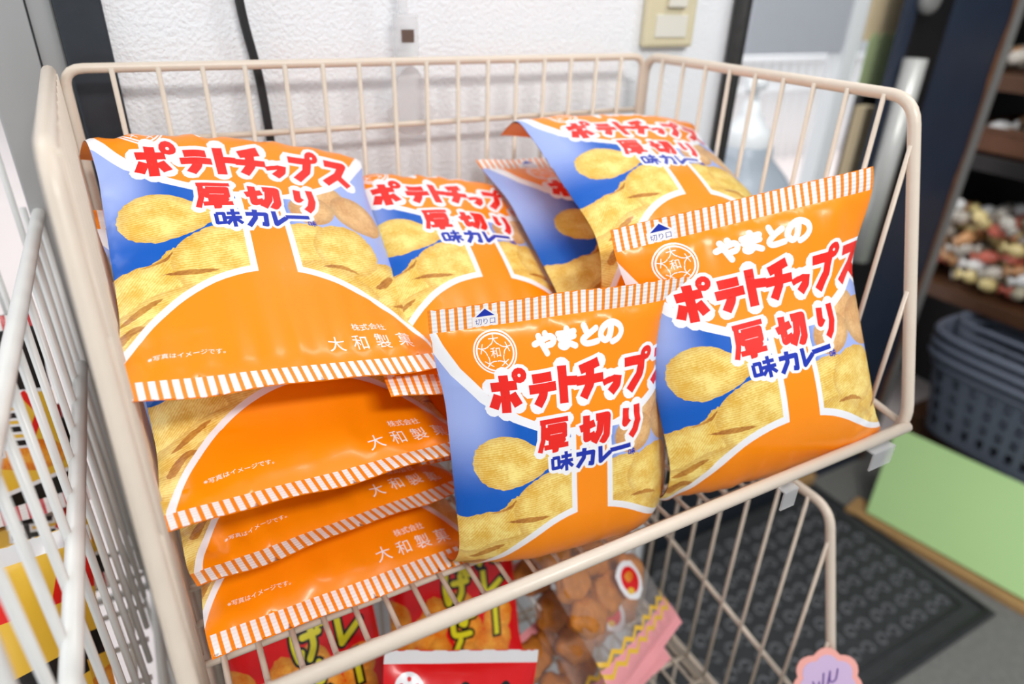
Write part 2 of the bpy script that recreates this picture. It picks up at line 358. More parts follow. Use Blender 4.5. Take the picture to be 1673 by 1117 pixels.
def artwork(layers, W, H, C, shift, seal_mat, seg=6.0, sx=1.0):
    """layers: (material key, polygons, ridge angle or None). Returns flat vertices (mm), triangles, material keys, uvs"""
    V = []; E = []
    def addloop(p):
        k = len(V); V.extend(p.tolist()); n = len(p); E.extend([(k + i, k + (i + 1) % n) for i in range(n)])
    moved = []
    for key, polys, ang in layers:
        pp = [np.asarray(p, float) * np.array([sx, 1]) + np.array([shift, 0]) for p in polys]; moved.append((key, pp, ang))
        for p in pp:
            if p[:, 0].max() < -W / 2 or p[:, 0].min() > W / 2: continue
            addloop(resample(p, seg))
    for (y0, y1) in ((0, H), (C, H - C)):
        addloop(resample(np.array([(-W / 2, y0), (W / 2, y0), (W / 2, y1), (-W / 2, y1)], float), seg))
    rs = np.random.RandomState(1); gx, gy = np.meshgrid(np.arange(-W / 2 + seg / 2, W / 2, seg), np.arange(seg / 2, H, seg))
    g = np.stack([gx.ravel(), gy.ravel()], 1) + rs.uniform(-0.8, 0.8, (gx.size, 2)); V.extend(g.tolist())
    r = delaunay_2d_cdt([Vector(v) for v in V], E, [], 0, 1e-4)
    vo = np.array([(v.x, v.y) for v in r[0]]); tr = np.array(r[2])
    a = vo[tr]; cen = a.mean(1); ar = (a[:, 1, 0] - a[:, 0, 0]) * (a[:, 2, 1] - a[:, 0, 1]) - (a[:, 2, 0] - a[:, 0, 0]) * (a[:, 1, 1] - a[:, 0, 1])
    ok = (np.abs(cen[:, 0]) < W / 2) & (cen[:, 1] > 0) & (cen[:, 1] < H) & (np.abs(ar) > 1e-7)
    tr = tr[ok]; cen = cen[ok]; ar = ar[ok]; tr[ar > 0] = tr[ar > 0][:, ::-1]      # y is down: flip so the face looks out
    keys = np.array([layers[0][0]] * len(tr), object); lay = np.zeros(len(tr), int)
    for i, (key, pp, ang) in enumerate(moved):
        w = winding(pp, cen); keys[w != 0] = key; lay[w != 0] = i
    seal = ((cen[:, 1] < C) | (cen[:, 1] > H - C))
    keep = np.isin(keys, ['ink', 'sealwhite']) & (cen[:, 1] < C)
    keys[seal & ~keep] = seal_mat
    uv = vo[tr].astype(float); uv1 = uv.copy(); uv1[..., 0] = np.where(seal[:, None], uv1[..., 0], (uv1[..., 0] - shift) / sx); uv2 = np.zeros_like(uv)
    for i, (key, pp, ang) in enumerate(moved):
        if ang is None: continue
        s = np.where(lay == i)[0]
        if not len(s): continue
        q = uv[s].reshape(-1, 2); e0 = np.concatenate([p for p in pp]); e1 = np.concatenate([np.roll(p, -1, 0) for p in pp])
        d = e1 - e0; t = np.clip(((q[:, None] - e0) * d).sum(-1) / ((d * d).sum(-1) + 1e-9), 0, 1); dist = np.sqrt((((e0 + t[..., None] * d) - q[:, None]) ** 2).sum(-1)).min(1)
        rc = q[:, 0] * math.cos(ang) + q[:, 1] * math.sin(ang) + 0.002 * (q[:, 0] * math.sin(ang) - q[:, 1] * math.cos(ang)) ** 2 * 0.5
        uv2[s] = np.stack([rc, dist], -1).reshape(-1, 3, 2)
    return dict(v=vo, t=tr, k=keys, uv1=uv1 / 100, uv2=uv2 / 100, W=W, H=H, C=C, seal=seal, cy=cen[:, 1])

# ------------------------------------------------------------------ pillow bag surface
def sst(a, b, v):
    t = np.clip((v - a) / (b - a), 0, 1); return t * t * (3 - 2 * t)
def bag_surface(x, y, side=1, W=240., H=310., C=20., Tf=24., Tb=None, k=.07, bt=0., bb=0., ft=0., fy=50., rb=0., lb=0., kr=0., seed=0, wr=1.0, **_):
    x = np.asarray(x, float); y = np.asarray(y, float); s = W / 240.
    tau = np.clip((y - C) / (H - 2 * C), 0, 1); A = np.sin(np.pi * tau) ** .6; xi = np.clip(np.abs(x) / (W / 2), 0, 1); Pf = (1 - xi ** 2.4) ** .75
    T = Tf if side > 0 else (Tf if Tb is None else Tb)
    z = side * T * A * Pf + side * .25; Ac = sst(C - 6, C + 75 * s, y) * sst(H - C + 6, H - C - 75 * s, y); X = x * (1 - k * Ac) - kr * Ac * sst(-10, W / 2, x) * W / 2
    rs = np.random.RandomState(seed + (0 if side > 0 else 500)); xs = x / s
    for end in (0, 1):
        d = ((y - C) if end == 0 else (H - C - y)) / s; env = np.exp(-np.clip(d, 0, None) / 32.) * sst(-2, 14, d); wv = 0
        for j in range(6):
            fr = rs.uniform(.03, .16); ph = rs.uniform(0, 6.28); am = rs.uniform(.4, 1.)
            wv = wv + am * np.sin(fr * xs * (1 - .002 * np.clip(d, 0, 80)) * 2 + ph)
        z = z + wr * env * wv * 1.0 * s
    for j in range(7):
        a = rs.uniform(0, 6.28); fr = rs.uniform(.02, .06); ph = rs.uniform(0, 6.28)
        z = z + wr * .8 * A * Pf * np.sin((xs * np.cos(a) + y / s * np.sin(a)) * fr + ph) * s
    for j in range(9):
        sx = rs.choice([-1, 1]) * rs.uniform(70, 115); sy = rs.uniform(40, 270); a = rs.uniform(-.7, .7); L = rs.uniform(18, 40); wd_ = rs.uniform(2.5, 5)
        u = (xs - sx) * np.cos(a) + (y / s - sy) * np.sin(a); v = -(xs - sx) * np.sin(a) + (y / s - sy) * np.cos(a)
        z = z + wr * side * 1.9 * s * np.exp(-(u / L) ** 2) * (v / wd_) * np.exp(-(v / wd_) ** 2) * A
    wv = np.sin(xs * .045 + seed) * 1.4 + np.sin(xs * .083 + seed * 2.1) * .8
    z = z + wr * wv * s * (1 - sst(0, 30, np.minimum(y, H - y) / s))
    z = z - (rb * np.clip(xs - 60, 0, None) ** 2 + lb * np.clip(-xs - 60, 0, None) ** 2 * (1 - sst(170, 270, y / s))) * s * sst(0, 60, y)
    g = np.linspace(0, H, 311); q = g / H * 310
    th = bt * sst(130, 15, q) + ft * sst(fy + 22, fy - 14, q) - bb * sst(190, 300, q); dy = np.cos(th); dz = -np.sin(th); dg = H / 310
    yc = np.concatenate([[0], np.cumsum((dy[1:] + dy[:-1]) / 2)]) * dg; zc = np.concatenate([[0], np.cumsum((dz[1:] + dz[:-1]) / 2)]) * dg
    yc = -(yc - yc[155]); zc = -(zc - zc[155])
    Yc = np.interp(y, g, yc); Zc = np.interp(y, g, zc); t = np.interp(y, g, th)
    return np.stack([X, Yc + np.sin(t) * z, Zc + np.cos(t) * z], -1) / 1000.
def rotv(r):
    t = np.linalg.norm(r)
    if t < 1e-9: return np.eye(3)
    k = np.array(r) / t; K = np.array([[0, -k[2], k[1]], [k[2], 0, -k[0]], [-k[1], k[0], 0]])
    return np.eye(3) + np.sin(t) * K + (1 - np.cos(t)) * K @ K
def art_mesh(name, art, sel, pose, parent, keys_mat):
    pos, Rr, sc, prm = pose
    t = art['t'][sel]; used, inv = np.unique(t, return_inverse=True); inv = inv.reshape(-1, 3); xy = art['v'][used]
    y = xy[:, 1].copy()
    # pinking-cut ends
    for end, lim in ((0, 0.0), (1, art['H'])):
        m = np.abs(xy[:, 1] - lim) < 1e-3; y[m] += (1 if end == 0 else -1) * 0.9 * (np.round(xy[m, 0] / 2.0) % 2)
    L = bag_surface(np.clip(xy[:, 0], -art['W'] / 2, art['W'] / 2), np.clip(y, 0, art['H']), 1, art['W'], art['H'], art['C'], **prm)
    Wd = (L @ Rr.T) * sc + pos + np.array([0, 0, HZ]) - np.array(parent['_o'])
    me = bpy.data.meshes.new(name); me.from_pydata(Wd.tolist(), [], inv.tolist()); me.update()
    ks = list(dict.fromkeys(art['k'][sel])); [me.materials.append(keys_mat[k]) for k in ks]
    ix = {k: i for i, k in enumerate(ks)}; me.polygons.foreach_set('material_index', [ix[k] for k in art['k'][sel]]); me.polygons.foreach_set('use_smooth', [True] * len(t))
    for nm, key in (('UVMap', 'uv1'), ('ChipUV', 'uv2')):
        u = me.uv_layers.new(name=nm); u.data.foreach_set('uv', art[key][sel].reshape(-1).astype(np.float32))
    o = bpy.data.objects.new(name, me); COL.objects.link(o); o.parent = parent; return o
def grid_sheet(art, y0, y1, nx, ny, side, pose, zig=False):
    pos, Rr, sc, prm = pose; W, H = art['W'], art['H']
    xs = np.linspace(-W / 2, W / 2, nx + 1); ys = np.linspace(y0, y1, ny + 1); X, Y = np.meshgrid(xs, ys)
    L = bag_surface(X.ravel(), Y.ravel(), side, W, H, art['C'], **prm); Wd = (L @ Rr.T) * sc + pos + np.array([0, 0, HZ])
    f = []
    for j in range(ny):
        for i in range(nx):
            a = j * (nx + 1) + i; q = (a, a + 1, a + nx + 2, a + nx + 1); f.append(q if side < 0 else q[::-1])
    return Wd, f, np.stack([X.ravel(), Y.ravel()], 1) / 100
def sheet_obj(name, Wd, f, uv, m, parent):
    me = bpy.data.meshes.new(name); me.from_pydata((Wd - np.array(parent['_o'])).tolist(), [], f); me.update(); me.materials.append(m)
    me.polygons.foreach_set('use_smooth', [True] * len(f)); u = me.uv_layers.new(name='UVMap'); li = np.array([i for q in f for i in q]); u.data.foreach_set('uv', uv[li].reshape(-1).astype(np.float32))
    o = bpy.data.objects.new(name, me); COL.objects.link(o); o.parent = parent; return o
def make_bag(name, art, pos, rot, sc, label, cat, group=None, back='orange', back_seal='seal', front_name='front_panel', **prm):
    Rr = rotv(rot); pos = np.array(pos, float) * prm.pop('dist', 1.0); pose = (pos, Rr, sc, prm)
    base = (bag_surface(np.array([0.]), np.array([art['H']]), 1, art['W'], art['H'], art['C'], **prm)[0] @ Rr.T) * sc + pos + np.array([0, 0, HZ])
    t = thing(name, base.tolist(), label, cat, group)
    body = ~art['seal']; top = art['seal'] & (art['cy'] < art['H'] / 2); bot = art['seal'] & ~top
    art_mesh(front_name, art, body, pose, t, PM); art_mesh('top_seal', art, top, pose, t, PM); art_mesh('bottom_seal', art, bot, pose, t, PM)
    Wd, f, uv = grid_sheet(art, 0, art['H'], 40, 52, -1, pose); sheet_obj('back_panel', Wd, f, uv, PM[back], t)
    return t

# ------------------------------------------------------------------ artwork of the potato chip bag (mm, centre line x = 0, y down from the top)
def chip_bag_layers():
    L = [('blue', [ccw([(-160, 0), (160, 0), (160, 310), (-160, 310)])], None)]
    def chip(pts, ang, seed, key='chip', amp=1.1, sm=True): L.append((key, [jag(smooth_closed(pts, 3) if sm else pts, amp, 2.4, seed)], ang))
    chip([(-113, 139), (-106, 123), (-88, 116), (-68, 120), (-50, 132), (-28, 138), (-24, 145), (-42, 150), (-62, 160), (-88, 165), (-106, 157)], 1.25, 1)
    for i, e in enumerate([(62, 112, 24, 17, 0.3), (92, 133, 27, 22, 0.6), (46, 134, 22, 18, -0.2)]): chip(ell(*e), 0.4 + i, 20 + i, 'potato', 0.2)
    # the heap on both sides of the band
    chip([(16, 160), (34, 152), (52, 156), (62, 176), (58, 206), (16, 210)], 1.5, 5)
    chip([(118, 176), (135, 170), (160, 180), (160, 260), (110, 240)], 0.7, 6)
    chip([(56, 196), (90, 190), (118, 186), (135, 212), (128, 250), (100, 262), (70, 240)], 0.9, 7)
    chip(ell(68, 178, 31, 27, 0.2), 1.35, 8)
    chip([(100, 232), (130, 220), (160, 230), (160, 310), (100, 310)], 0.2, 9)
    chip([(16, 196), (40, 190), (66, 204), (88, 226), (60, 236), (16, 214)], 1.1, 10)
    chip([(-160, 182), (-128, 190), (-108, 186), (-92, 184), (-76, 172), (-60, 190), (-66, 226), (-100, 244), (-160, 240)], 0.3, 11)
    chip([(-80, 192), (-76, 174), (-62, 162), (-42, 155), (-14, 157), (-14, 214), (-40, 226), (-70, 212)], 1.3, 12)
    chip([(-160, 232), (-122, 226), (-98, 214), (-70, 208), (-44, 214), (-40, 236), (-84, 270), (-160, 280)], 1.0, 13)
    chip([(-112, 246), (-92, 232), (-70, 240), (-76, 300), (-120, 300)], 0.5, 14)
    chip([(-160, 260), (-130, 250), (-108, 262), (-104, 310), (-160, 310)], 1.9, 15)
    for pts in ([(-88, 196), (-66, 194), (-46, 197), (-62, 199), (-74, 198)], [(-122, 234), (-104, 221), (-90, 217), (-100, 225), (-112, 232)], [(-126, 252), (-112, 238), (-98, 243), (-110, 244), (-120, 256)], [(-54, 226), (-49, 208), (-46, 214), (-50, 228)], [(86, 216), (104, 201), (110, 202), (98, 214)], [(-102, 187), (-86, 182), (-77, 175), (-84, 184)], [(40, 196), (58, 194), (74, 203), (58, 198)], [(96, 236), (110, 230), (118, 220), (112, 234)]):
        L.append(('brown', [jag(smooth_closed(pts, 3), 0.7, 2.0, int(abs(pts[0][0])))], 0.8))
    cx, cy = -6, 320
    bowl = [(-128, 12), (-122, 30), (-112, 52), (-93, 78), (-68, 98), (-45, 110), (-24, 117), (24, 117), (45, 110), (68, 98), (93, 78), (112, 52), (122, 30), (128, 12)]
    wb = [(x * 1.055 - (3 if x < 0 else -3), y + 5.5) for x, y in bowl]
    L.append(('white', [ccw(ell(cx, cy, 126, 126, 0, 90)), ccw(wb + [(140, -5), (-140, -5)]), ccw([(-20, 110), (20, 110), (22, 214), (-22, 214)])], None))
    L.append(('orange', [ccw(ell(cx, cy, 120, 120, 0, 90)), ccw(bowl + [(128, -5), (-128, -5)]), ccw([(-15, 110), (15, 110), (16.5, 220), (-16.5, 220)])], None))
    # round crest: ring, five radial marks, 和 in the middle
    lx, ly = -80, 41
    L.append(('white', [disc(lx, ly, 18.5, 40)], None)); L.append(('orange', [disc(lx, ly, 17.2, 40)], None)); L.append(('white', [disc(lx, ly, 16.2, 40)], None)); L.append(('orange', [disc(lx, ly, 14.8, 40)], None))
    marks = []
    for k in range(5):
        a = 2 * math.pi * k / 5; marks += [p for p in font_polys('大', 9.6, lx + 10.2 * math.sin(a), ly - 10.2 * math.cos(a), a, 0.12)]
    L.append(('white', marks, None)); L.append(('white', font_polys('和', 9.5, lx, ly, 0, 0.1), None))
    yam = [('や', -46, 30, 21), ('ま', -25, 29, 19), ('と', -5, 28, 20), ('の', 14, 26, 24)]
    L.append(('white', sum([word(c, x, y, s, s * 0.92, 5.4) for c, x, y, s in yam], []), None))
    title = [('ポ', -92, 57, 31, 40), ('テ', -57, 62, 27, 32), ('ト', -32, 58, 24, 37), ('チ', -12, 58, 29, 36), ('ッ', 16, 66, 19, 27), ('プ', 36, 57, 29, 39), ('ス', 70, 60, 30, 36)]
    t2 = [('厚', -52, 105, 30, 32), ('切', -11, 106, 30, 31), ('り', 31, 105, 25, 33)]
    t3 = [('味', -41, 137, 22, 21), ('カ', -17, 137, 21, 21), ('レ', 5, 138, 16, 19), ('ー', 18, 136, 24, 18)]
    L.append(('white', sum([word(c, x, y, w, h, 8.4, 3.2, skew=0.05) for c, x, y, w, h in title], []), None))
    L.append(('white', sum([word(c, x, y, w, h, 5.4 if c != 'り' else 7.6, 3.0, skew=0.05) for c, x, y, w, h in t2], []), None))
    L.append(('white', sum([word(c, x, y, w, h, 4.4, 2.4) for c, x, y, w, h in t3], []), None))
    L.append(('red', sum([word(c, x, y, w, h, 8.4, skew=0.05) for c, x, y, w, h in title], []), None))
    L.append(('red', sum([word(c, x, y, w, h, 4.8 if c == '厚' else 7.0, skew=0.05) for c, x, y, w, h in t2], []), None))
    L.append(('ink', sum([word(c, x, y, w, h, 4.4 if c != '味' else 3.3) for c, x, y, w, h in t3], []) + word('味', 38, 147, 8, 8, 1.1), None))
    L.append(('white', font_polys('株式会社', 7.6, 61, 261, 0, 0.03), None))
    L.append(('white', sum([font_polys(c, 14.5, 29 + i * 19.5, 276, 0, 0.12) for i, c in enumerate('大和製菓')], []), None))
    L.append(('white', font_polys('※写真はイメージです。', 5.0, -77, 272, 0, 0.03), None))
    # tear mark on the top seal
    L.append(('sealwhite', [ccw([(-95, 10.5), (-73, 10.5), (-73, 19.5), (-95, 19.5)]), ccw([(-95, 12), (-73, 12), (-84, 2.5)])], None))
    L.append(('ink', [ccw([(-92, 11), (-76, 11), (-84, 4.5)])] + font_polys('切り口', 6.0, -84, 15.6, 0, 0.04), None))
    return L
CL = chip_bag_layers()
ART0 = artwork(CL, 240., 310., 20., 0., 'seal', 6.0)
ARTW = artwork(CL, 240., 310., 20., 15., 'seal', 6.0, 1.10)
ART25 = artwork(CL, 240., 310., 20., 24., 'seal', 6.0)
ART11 = artwork(CL, 240., 310., 20., 11., 'seal', 6.0)

GB = 'orange and blue potato chip bags in the cream basket'
def chipbag(art, pos, rot, sc, dist, label, **prm):
    return make_bag('potato_chip_bag', art, pos, rot, sc * dist, label, 'snack bag', GB, dist=dist, **prm)
chipbag(ARTW, (.458, .338, -.293), (1.128, -.375, -.157), 0.975, .96, 'potato chip bag standing upright at the right front corner of the cream basket', bt=-.164, bb=1.25, Tf=24, Tb=20, k=.09, kr=.11, rb=.002, seed=3)
chipbag(ART11, (.298, .402, -.380), (1.321, -.165, -.152), 1.0, .91, 'potato chip bag standing at the front centre, left of the upright corner bag', bt=-.134, bb=1.5, Tf=23, Tb=18, rb=.009, seed=5)
chipbag(ART0, (.081, .572, -.201), (.536, .181, .02), 1.0, .97, 'potato chip bag lying face up on top of the left stack', bt=-.35, ft=1.5, fy=44, bb=-.37, Tf=24, Tb=18, seed=8)
chipbag(ART11, (.082, .539, -.284), (.631, .134, .051), 1.0, .97, 'second orange potato chip bag of the left stack, directly under the topmost one', bb=-.74, Tf=29, Tb=14, seed=11)
chipbag(ART11, (.078, .558, -.355), (.641, .158, .124), 1.0, .97, 'third orange potato chip bag down in the left stack', bb=-.85, Tf=28, Tb=12, seed=14)
chipbag(ART0, (.088, .545, -.418), (.32, .10, .06), 1.0, .98, 'bottom orange potato chip bag of the left stack, lying on the basket wires', bb=-.2, Tf=22, Tb=14, seed=17)
chipbag(ART11, (.265, .565, -.242), (.427, .166, -.035), 1.0, .98, 'potato chip bag lying in the middle at the back, behind the front centre bag', bt=-.2, ft=1.1, fy=40, bb=-.03, Tf=24, Tb=12, rb=.005, lb=.008, seed=20)
chipbag(ART0, (.285, .575, -.325), (.40, .15, -.02), 1.0, .97, 'potato chip bag mostly hidden under the middle back bag, only its striped end showing', bb=-.1, Tf=20, Tb=16, seed=23)
chipbag(ART11, (.453, .510, -.172), (.383, .041, -.075), .95, 1.02, 'potato chip bag lying highest at the back right, against the back wires', bt=-.12, ft=1.2, fy=34, bb=.9, Tf=24, Tb=16, seed=26)
chipbag(ART25, (.440, .530, -.236), (.40, .05, -.10), 1.0, 1.0, 'potato chip bag tucked under the highest back right bag, its blue left side showing', bt=.1, bb=.6, Tf=18, Tb=14, seed=29)

# ------------------------------------------------------------------ wire baskets
def wire_basket(name, dz, dy, label, m, detail=True):
    xl, xr, yb, yt, yr, yf = -.042, .5775, .70, .352, .268, .364
    zt, zr, zf = -.073, -.350, -.4655
    q = q0 = lambda x, y, z: P(x, y + dy, z + dz)
    t = thing(name, q((xl + xr) / 2, (yb + yf) / 2, zf), label, 'wire basket', 'stacked cream wire baskets')
    RIM, W_ = .0052, .0024
    def post_y(z): return yt + (yr - yt) * (zt - z) / (zt - zr)
    mid_y0, mid_z0, mid_z1 = yb, zr + .075, zr
    for nm, x in (('left_side_panel', xl), ('right_side_panel', xr)):
        b = MB(); s = 1 if x > 0 else -1; yt_r = yt
        q = (lambda x, y, z: P(x + (yb - y) * .035 - .003, y + dy, z + dz)) if s < 0 else q0
        yt = .372 if s < 0 else .352
        b.tube(fillet([q(x, yb, zf), q(x, yb, zt), q(x, yt, zt), q(x, yr, zr), q(x, yf, zf), q(x, yb, zf)], .022, 6), RIM, 10)
        b.tube([q(x, yr + .004, zr), q(x, yb, mid_z0)], .0035, 8)
        y = yb - .035
        while y > yr + .012:
            top = zt if y > yt else zt - (yt - y) / (yt - yr) * (zt - zr)
            bot = zf if y > yf else zr - (y - yr) / (yf - yr) * (zr - zf)
            xo = x - s * .004
            b.tube([q(xo, y, top), q(xo, y, bot)], W_, 6); y -= .036
        b.build(nm, m, t, True)
    q = q0; b = MB()
    b.tube(fillet([q(xl + .006, yb, zf), q(xl + .006, yb, zt), q(xr - .006, yb, zt), q(xr - .006, yb, zf)], .016, 5), .0042, 10)
    n = 17
    for i in range(1, n): x = xl + .006 + (xr - xl - .012) * i / n; b.tube([q(x, yb - .003, zt), q(x, yb - .003, zf)], W_, 6)
    for z in (-.135, -.30): b.tube([q(xl, yb + .002, z + 0), q(xr, yb + .002, z)], .003, 8)
    b.build('back_panel', m, t, True)
    b = MB(); n = 24
    for i in range(1, n):
        x = xl + (xr - xl) * i / n
        b.tube(fillet([q(x, yb, zf), q(x, yf, zf), q(x, yr + .003, zr - .001)], .004, 2), W_, 6)
    y = yf + .042
    while y < yb: b.tube([q(xl, y, zf - .0045), q(xr, y, zf - .0045)], .003, 8); y += .042
    b.build('floor_grid', m, t, True)
    b = MB(); b.tube([q(xl, yr, zr), q(xr, yr, zr)], .0052, 10); b.tube([q(xl, yf, zf - .004), q(xr, yf, zf - .004)], .003, 8)
    b.build('front_rail', m, t, True)
    return t
wire_basket('wire_basket', 0, 0, 'topmost cream wire basket of the stack, holding the orange potato chip bags', M['cream_wire'])
wire_basket('wire_basket', -.412, -.040, 'second cream wire basket down, holding red bags and clear bags', M['cream_wire'])
wire_basket('wire_basket', -.824, -.060, 'lowest cream wire basket of the stack, standing near the floor', M['cream_wire'])

# ------------------------------------------------------------------ red snack bags in the second basket
def red_layers():
    L = [('bagred', [ccw([(-110, 0), (110, 0), (110, 200), (-110, 200)])], None)]
    rs = random.Random(4)
    for i in range(16):
        x = -74 + (i % 4) * 40 + rs.uniform(-8, 8); y = 112 + (i // 4) * 24 + rs.uniform(-6, 6) + (16 if x > 40 else 0)
        L.append(('nugget', [jag(ell(x, y, rs.uniform(20, 27), rs.uniform(15, 20), rs.uniform(0, 3), 14), 1.2, 3, i)], rs.uniform(0, 3)))
    def col(txt, x, y, s): return [(c, x, y + i * s * 1.02, s) for i, c in enumerate(txt)]
    cols = col('カレ', 28, 30, 36) + col('あげせん', -16, 30, 36)
    L.append(('black', sum([word(c, x, y, s, s, 6.5, 2.8) for c, x, y, s in cols], []) + [ccw([(42, 106), (54, 106), (54, 146), (42, 146)])], None))
    L.append(('yellow', sum([word(c, x, y, s, s, 6.5) for c, x, y, s in cols], []) + [ccw([(45, 109), (51, 109), (51, 143), (45, 143)])], None))
    L.append(('white', [disc(-56, 32, 14, 30)], None))
    L.append(('bagred', [disc(-56 + 8 * math.cos(k * 1.2566 - 1.57), 32 + 8 * math.sin(k * 1.2566 - 1.57), 2.2, 10) for k in range(5)] + font_polys('和', 7, -56, 32, 0, 0.1), None))
    return L
RART = artwork(red_layers(), 160., 205., 12., 0., 'silver', 7.0)
GR = 'red snack bags in the second basket'
def redbag(pos, rot, label, **k): return make_bag('snack_bag', RART, pos, rot, 1.0, label, 'snack bag', GR, back='bagred', **k)
redbag((.055, .500, -.62), (.95, -.05, -.05), 'red snack bag with yellow lettering at the left end of the second basket', Tf=24, seed=41)
redbag((.225, .510, -.64), (.95, -.10, -.25), 'red snack bag with yellow lettering standing behind the silver-topped front red bag', Tf=24, seed=44)
redbag((.150, .345, -.655), (0.938, 0.180, -0.351), 'red snack bag with silver top seal standing at the front of the second basket', Tf=20, seed=47)

# clear bags with fried snacks, pink printed ends
def clear_layers():
    L = [('clear_film', [ccw([(-110, 0), (110, 0), (110, 220), (-110, 220)])], None)]
    L.append(('gingham', [ccw([(-110, 172), (110, 172), (110, 220), (-110, 220)])], None))
    zz = [(x, 168 + (4 if i % 2 else -4)) for i, x in enumerate(range(-110, 116, 12))]
    for off, key in ((-4, 'gold'), (6, 'pink'), (10, 'gold')):
        L.append((key, [ccw([(x, y + off) for x, y in zz] + [(x, y + off + 6) for x, y in zz[::-1]])], None))
    L.append(('white', [jag(ell(18, 118, 26, 24, 0, 20), 2.2, 5, 3)], None)); L.append(('bagred', [ccw(ell(18, 118, 18, 16))], None)); L.append(('nugget', [jag(ell(18, 114, 9, 6), 1, 3, 5)], 0.3)); L.append(('gold', [ccw(ell(8, 128, 7, 4, 0.4))], None))
    return L
PM['clear_film'] = M['clear_film']
CART = artwork(clear_layers(), 170., 215., 12., 0., 'gingham', 8.0)
M['fried'] = mat('fried_snack', (192, 118, 36), 0.55, noise=0.5, nscale=70, bump=0.6, bscale=120)
def clearbag(pos, rot, label, lump_label, **k):
    t = make_bag('snack_bag', CART, pos, rot, 1.0, label, 'snack bag', 'clear bags with pink ends in the second basket', back='clear_film', **k)
    Rr = rotv(rot); rs = random.Random(k['seed'])
    for i in range(9):
        x = (-50 + (i % 3) * 50 + rs.uniform(-6, 6)) / 1000; y = (-52 + (i // 3) * 44 + rs.uniform(-5, 5) + 40) / 1000
        bm = bmesh.new(); bmesh.ops.create_icosphere(bm, subdivisions=3, radius=1)
        for v in bm.verts:
            n = v.co.normalized(); f = 1 + .16 * math.sin(5 * n.x + i) * math.sin(4 * n.y + 2 * i) + .10 * math.sin(9 * n.z + i * 3)
            v.co = Vector((n.x * .028 * f, n.y * .024 * f, n.z * .013 * f))
        me = bpy.data.meshes.new('fried_snack'); bm.to_mesh(me); bm.free(); me.materials.append(M['fried']); me.polygons.foreach_set('use_smooth', [True] * len(me.polygons))
        o = bpy.data.objects.new('fried_snack', me); COL.objects.link(o)
        w = np.array([x, y, 0.0]) @ Rr.T + np.array(pos); o.location = P(*w); o.rotation_euler = Matrix(Rr.tolist()).to_euler()
        tag(o, lump_label, 'fried snack', 'fried snacks in ' + label[:60])
    return t
clearbag((.405, .455, -.65), (.70, .25, .35), 'clear snack bag with pink end lying uppermost at the right of the second basket', 'brown fried snack packed inside the uppermost clear bag', Tf=24, seed=51)
clearbag((.41, .480, -.735), (.62, .20, .22), 'clear snack bag with pink end lying under the uppermost clear bag', 'brown fried snack packed inside the lower clear bag', Tf=20, Tb=16, seed=54)
clearbag((.325, .405, -.79), (.6, .10, .30), 'clear snack bag with pink end lying deepest, beside the front red bag', 'brown fried snack packed inside the clear bag beside the front red bag', Tf=22, seed=57)

# ------------------------------------------------------------------ white neighbour rack on the left, with dark bags
def white_rack():
    xr, xl = -.088, -.62
    t = thing('wire_rack', P(-.35, .55, -1.30), 'white wire basket rack standing left of the cream baskets', 'wire rack')
    m = M['white_wire']
    for zt, zf, yb, yf, nm in ((-.205, -.62, .78, .25, 'upper_basket'), (-.70, -1.12, .76, .30, 'lower_basket')):
        b = MB()
        b.tube(fillet([P(xr, yb, zf), P(xr, yb, zt), P(xr, yf, zt), P(xr, yf - .06, zf)], .02), .0055, 10)
        b.tube(fillet([P(xl, yb, zf), P(xl, yb, zt), P(xl, yf, zt), P(xl, yf - .06, zf)], .02), .0055, 10)
        y = yb - .03
        while y > yf: b.tube([P(xr, y, zt), P(xr, y, zf)], .003, 6); b.tube([P(xl, y, zt), P(xl, y, zf)], .003, 6); y -= .046
        if zt < -.5: b.tube([P(xl, yb, zt), P(xr, yb, zt)], .005, 8)
        b.tube([P(xl, yf - .06, zf), P(xr, yf - .06, zf)], .005, 8)
        x = xl
        while x < xr: b.tube([P(x, yb, zt), P(x, yb, zf), P(x, yf - .06, zf)], .003, 6); x += .037
        y = yf
        while y < yb: b.tube([P(xl, y, zf - .005), P(xr, y, zf - .005)], .003, 6); y += .05
        b.build(nm, m, t, True)
    b = MB(); b.tube([P(xr + .004, .69, -.338), P(xr + .004, .28, -.330), P(xr + .004, .262, -.45)], .006, 10); b.build('side_rail', m, t, True)
    b = MB()
    x = xl
    while x < xr - .02: b.tube([P(x, .79, .05), P(x, .79, -.62)], .003, 6); x += .034
    b.tube([P(xl, .79, .05), P(xr - .02, .79, .05)], .005, 8); b.tube([P(xl, .79, -.10), P(xr - .02, .79, -.10)], .003, 8)
    b.build('back_grid', m, t, True)
    for x in (xl, xr):
        for y in (.30, .78): MB().tube([P(x, y, -1.30), P(x, y, -.62)], .008, 10).build('upright', m, t, True)
white_rack()
